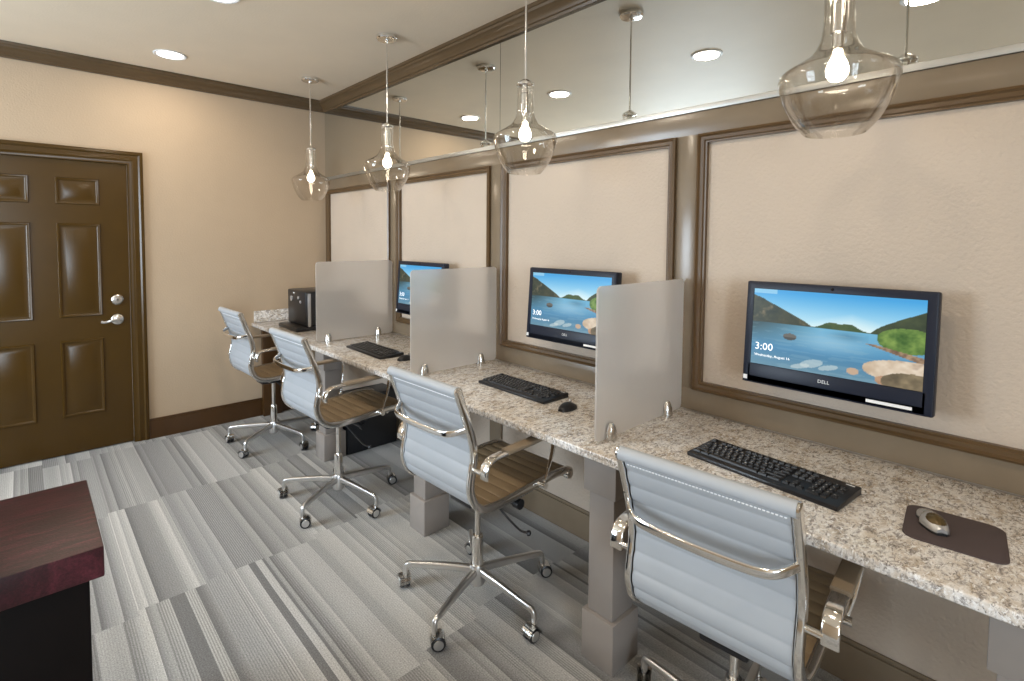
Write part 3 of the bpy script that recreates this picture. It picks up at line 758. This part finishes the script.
# ------------------------------------------------------------------ office chairs
PROF = [(.352, .482), (.335, .502), (.25, .51), (.14, .506), (0, .498), (-.10, .496), (-.165, .508), (-.207, .545), (-.226, .60), (-.220, .655), (-.210, .71), (-.217, .77), (-.243, .85), (-.290, .975)]
def chair():
    r = empty('office_chair')
    path = crom([(u, 0, z) for u, z in PROF], 10)
    HW = .197
    # sling: seat and backrest, both ribbed across
    cum = [0.0]
    for a, b in zip(path, path[1:]): cum.append(cum[-1] + (b - a).length)
    split = next(i for i, p in enumerate(path) if p.x < -.15)
    def sling(i0, i1, mfront, mrear, name):
        t = bmesh.new(); n = 160; tot0, tot1 = cum[i0], cum[i1]; R = []; F = []; M_ = 6
        for k in range(n + 1):
            s = tot0 + (tot1 - tot0) * k / n
            i = max(j for j in range(len(cum) - 1) if cum[j] <= s + 1e-9); f = (s - cum[i]) / max(1e-9, cum[i + 1] - cum[i])
            p = path[i].lerp(path[i + 1], f); tg = (path[i + 1] - path[i]).normalized(); nr = Vector((tg.z, 0, -tg.x))   # towards the sitter
            o_ = .0025 + .0055 * abs(math.sin(PI * s / .0515)) ** .45
            F.append([t.verts.new(p + nr * o_ + Vector((0, -HW + 2 * HW * q / M_, 0))) for q in range(M_ + 1)])
            R.append([t.verts.new(p - nr * o_ + Vector((0, -HW + 2 * HW * q / M_, 0))) for q in range(M_ + 1)])
        mb = MB(); a, b = mb.mi(mfront), mb.mi(mrear); fm = {}
        faces = []
        for k in range(n):
            for q in range(M_):
                faces.append((t.faces.new((F[k][q], F[k][q + 1], F[k + 1][q + 1], F[k + 1][q])), a))
                faces.append((t.faces.new((R[k][q], R[k + 1][q], R[k + 1][q + 1], R[k][q + 1])), b))
            faces.append((t.faces.new((F[k][0], F[k + 1][0], R[k + 1][0], R[k][0])), b))
            faces.append((t.faces.new((F[k][M_], R[k][M_], R[k + 1][M_], F[k + 1][M_])), b))
        for A, B in ((F[0], R[0]), (F[n], R[n])):
            for q in range(M_): faces.append((t.faces.new((A[q], A[q + 1], B[q + 1], B[q])), b))
        bmesh.ops.recalc_face_normals(t, faces=t.faces)
        for f, mi in faces: f.material_index = mi; f.smooth = True
        mb.bm.free(); mb.bm = t
        return mb.build(name, r)
    seat = sling(0, split, 'seat', 'sling', 'seat'); seat['label'] = 'ribbed seat with warm light put into its colour'
    back = sling(split, len(path) - 1, 'seat', 'sling', 'backrest'); back['label'] = 'pale ribbed backrest'
    mb = MB(); mb.cyl((.338, -HW, .483), (.338, HW, .483), .017, 'seat', 20); smoothed(mb.build('front_roll', seat))
    mb = MB(); mb.cyl((-.287, -.210, .966), (-.287, .210, .966), .0185, 'sling', 24); smoothed(mb.build('top_roll', back))
    mb = MB()
    for k in range(44):
        y = -HW + .01 + (2 * HW - .02) * k / 43; mb.box((-.2885, y - .003, .9385), (-.2845, y + .003, .9415), 'white', .0006, Matrix.Translation((.001, 0, 0)))
    mb.build('stitching', back)
    sec = rrect(.018, .03, .005, 3)
    for s in (-1, 1):
        mb = MB(); mb.sweep([p + Vector((0, s * .209, 0)) for p in path], sec, 'chrome', (0, 1, 0))
        mb.cyl((.338, s * .198, .483), (.338, s * .221, .483), .0195, 'chrome', 20)
        mb.cyl((-.287, s * .2105, .966), (-.287, s * .2155, .966), .0178, 'chrome', 24)
        mb.build('side_rail', r)
        # armrest: flat band from a lug on the back rail forward and down to the seat rail
        ap = crom([(-.207, s * .262, .650), (-.208, s * .262, .672), (-.198, s * .262, .698), (-.172, s * .262, .713), (-.12, s * .262, .717), (0, s * .262, .719), (.12, s * .262, .722), (.162, s * .262, .715), (.174, s * .261, .690), (.168, s * .257, .63), (.152, s * .249, .565), (.142, s * .240, .515)], 6)
        mb = MB(); mb.sweep(ap, rrect(.038, .013, .005, 3), 'chrome', (0, 1, 0), [1.0] * 37 + [1.0 - .03 * k for k in range(len(ap) - 37)])
        mb.cyl((.142, s * .216, .508), (.142, s * .252, .508), .013, 'chrome', 16); mb.cyl((-.209, s * .200, .668), (-.209, s * .25, .668), .0085, 'chrome', 14)
        arm = mb.build('armrest', r)
        mb = MB(); mb.sweep(crom([(-.105, s * .262, .7215), (0, s * .262, .7235), (.118, s * .262, .7265)], 6), rrect(.045, .015, .005, 3), 'pad', (0, 1, 0)); mb.build('arm_pad', arm)['label'] = 'taupe sleeve'
    # bowed bar across the back
    bp = crom([(-.226, .212, .825), (-.247, .204, .822), (-.283, .178, .812), (-.300, .14, .806), (-.305, .05, .803), (-.305, -.05, .803), (-.300, -.14, .806), (-.283, -.178, .812), (-.247, -.204, .822), (-.226, -.212, .825)], 6)
    mb = MB(); mb.sweep(bp, [(a, b) for a, b in rrect(.024, .013, .006, 3)], 'chrome', (0, 0, 1))
    for s in (-1, 1): mb.lathe([(0, 0), (.008, 0), (.006, .006), (0, .007)], 'chrome', 14, Matrix.Translation((-.252, s * .209, .848)) @ Matrix.Rotation(-PI / 2, 4, 'Y'))
    mb.build('back_brace', r)
    for x, z in ((.20, .492), (-.10, .480)):
        mb = MB(); mb.cyl((x, -.203, z), (x, .203, z), .009, 'chrome', 14); smoothed(mb.build('crossbar', r))
    # tilt mechanism
    mb = MB(); mb.box((-.10, -.065, .425), (.10, .065, .472), 'black', .008); mb.box((.09, -.05, .45), (.205, .05, .484), 'black', .006); mb.box((-.115, -.05, .452), (-.085, .05, .478), 'black', .005)
    mech = mb.build('tilt_mechanism', r)
    mb = MB(); mb.cyl((.06, -.065, .437), (.06, -.175, .437), .016, 'black', 18); mb.cyl((.06, -.16, .437), (.06, -.19, .437), .021, 'black', 18); smoothed(mb.build('tension_knob', mech))
    mb = MB(); lp = crom([(0, -.06, .432), (.01, -.10, .42), (.03, -.15, .375), (.055, -.19, .335), (.075, -.215, .325)], 6); mb.tube(lp, .0045, 'black', 10)
    mb.lathe([(0, -.011), (.008, -.008), (.011, 0), (.008, .008), (0, .011)], 'black', 14, Matrix.Translation((.077, -.218, .325))); mb.build('lever', mech)
    # gas column and five-star base
    mb = MB(); mb.lathe([(.013, .26), (.013, .458), (.0, .458)], 'chrome', 20); mb.lathe([(0, .085), (.024, .085), (.0245, .26), (.021, .272), (0, .272)], 'chrome', 24); mb.build('column', r)
    base = empty('base'); base.parent = r
    mb = MB(); mb.lathe([(0, .062), (.028, .062), (.034, .07), (.034, .135), (.03, .148), (.0, .148)], 'cast', 28); mb.build('hub', r).parent = base
    return r, base
CH, CH_BASE = chair()
def caster(parent, loc, a):
    mb = MB()
    for s in (-1, 1): mb.lathe([(0, 0), (.021, 0), (.027, .004), (.027, .015), (.021, .018), (0, .018)], 'black', 22, Matrix.Translation((-.014, s * .013 - .009, .0275)) @ Matrix.Rotation(-PI / 2, 4, 'X'))
    for s in (-1, 1): mb.lathe([(0, 0), (.019, 0), (.018, .0012), (0, .0014)], 'cast', 20, Matrix.Translation((-.014, s * .0225, .0275)) @ Matrix.Rotation(-s * PI / 2, 4, 'X'))
    mb.lathe([(.006, .03), (.009, .045), (.009, .07), (0, .07)], 'chrome', 14)
    t = bmesh.new(); n = 10; rings = []
    for y in (-.024, .024): rings.append([t.verts.new((-.014 + .031 * math.cos(PI * k / n - .15), y, .0285 + .031 * math.sin(PI * k / n - .15))) for k in range(n + 1)])
    for k in range(n): t.faces.new((rings[0][k], rings[0][k + 1], rings[1][k + 1], rings[1][k]))
    bmesh.ops.solidify(t, geom=t.faces[:], thickness=.002); mb._add(t, 'chrome', None, True)
    o = mb.build('caster', parent); o.location = loc; o.rotation_euler = (0, 0, a); return o
# five legs are parts of the chair, each carrying its caster
first_leg = None
bpy.data.objects.remove(CH_BASE.children[0]) if False else None
for ch in list(CH_BASE.children): ch.parent = CH
bpy.data.objects.remove(CH_BASE)
def base_leg():
    mb = MB(); p = crom([(.028, 0, .122), (.12, 0, .120), (.22, 0, .115), (.292, 0, .110), (.312, 0, .104), (.318, 0, .088), (.319, 0, .062)], 6)
    n = len(p); mb.sweep(p, rrect(.025, .028, .008, 3), 'cast', (0, 1, 0), [1.15 - .45 * min(1, k / (n * .75)) for k in range(n)])
    return mb.build('base_leg', CH)
casters = []
for k in range(5):
    if k == 0: first_leg = base_leg(); o = first_leg; c = caster(o, (.319, 0, 0), .6)
    else:
        o = first_leg.copy(); COL.objects.link(o); o.parent = CH; c2 = c.copy(); COL.objects.link(c2); c2.parent = o; c2.rotation_euler = (0, 0, (.6, 2.2, -.9, 1.5, 2.9)[k])
    o['turn'] = k
def turn_base(ch, yaw, ang):
    for o in ch.children:
        if o.name.startswith('base_leg'): o.rotation_euler = (0, 0, math.radians(ang + 72 * o['turn'] - yaw))
ch_lb = ['farthest white ribbed office chair, beside the door wall', 'white ribbed office chair second from the door wall, at the far keyboard', 'white ribbed office chair third from the door wall, at the middle monitor', 'nearest white ribbed office chair, seen from behind, cut by the bottom edge']
for i, (x, y, yaw, ang, dz) in reversed(list(enumerate(((-.705, -.645, 1.8, 0, .024), (-.735, -1.785, 2.2, 66, .024), (-.67, -2.955, 1.8, 56, .013), (-.588, -3.985, 4.2, 9, -.02))))):
    o = CH if i == 0 else copy_tree(CH); o.location = (x, y, 0); o.rotation_euler = (0, 0, math.radians(yaw)); turn_base(o, yaw, ang)
    for ch in o.children:                      # each seat is set to its own height on the gas column
        if not ch.name.startswith(('base_leg', 'column', 'hub')): ch.location.z = dz
    tag(o, ch_lb[i], 'office chair', 'office chairs at the counter')
for o in bpy.data.objects:
    if 'turn' in o: del o['turn']
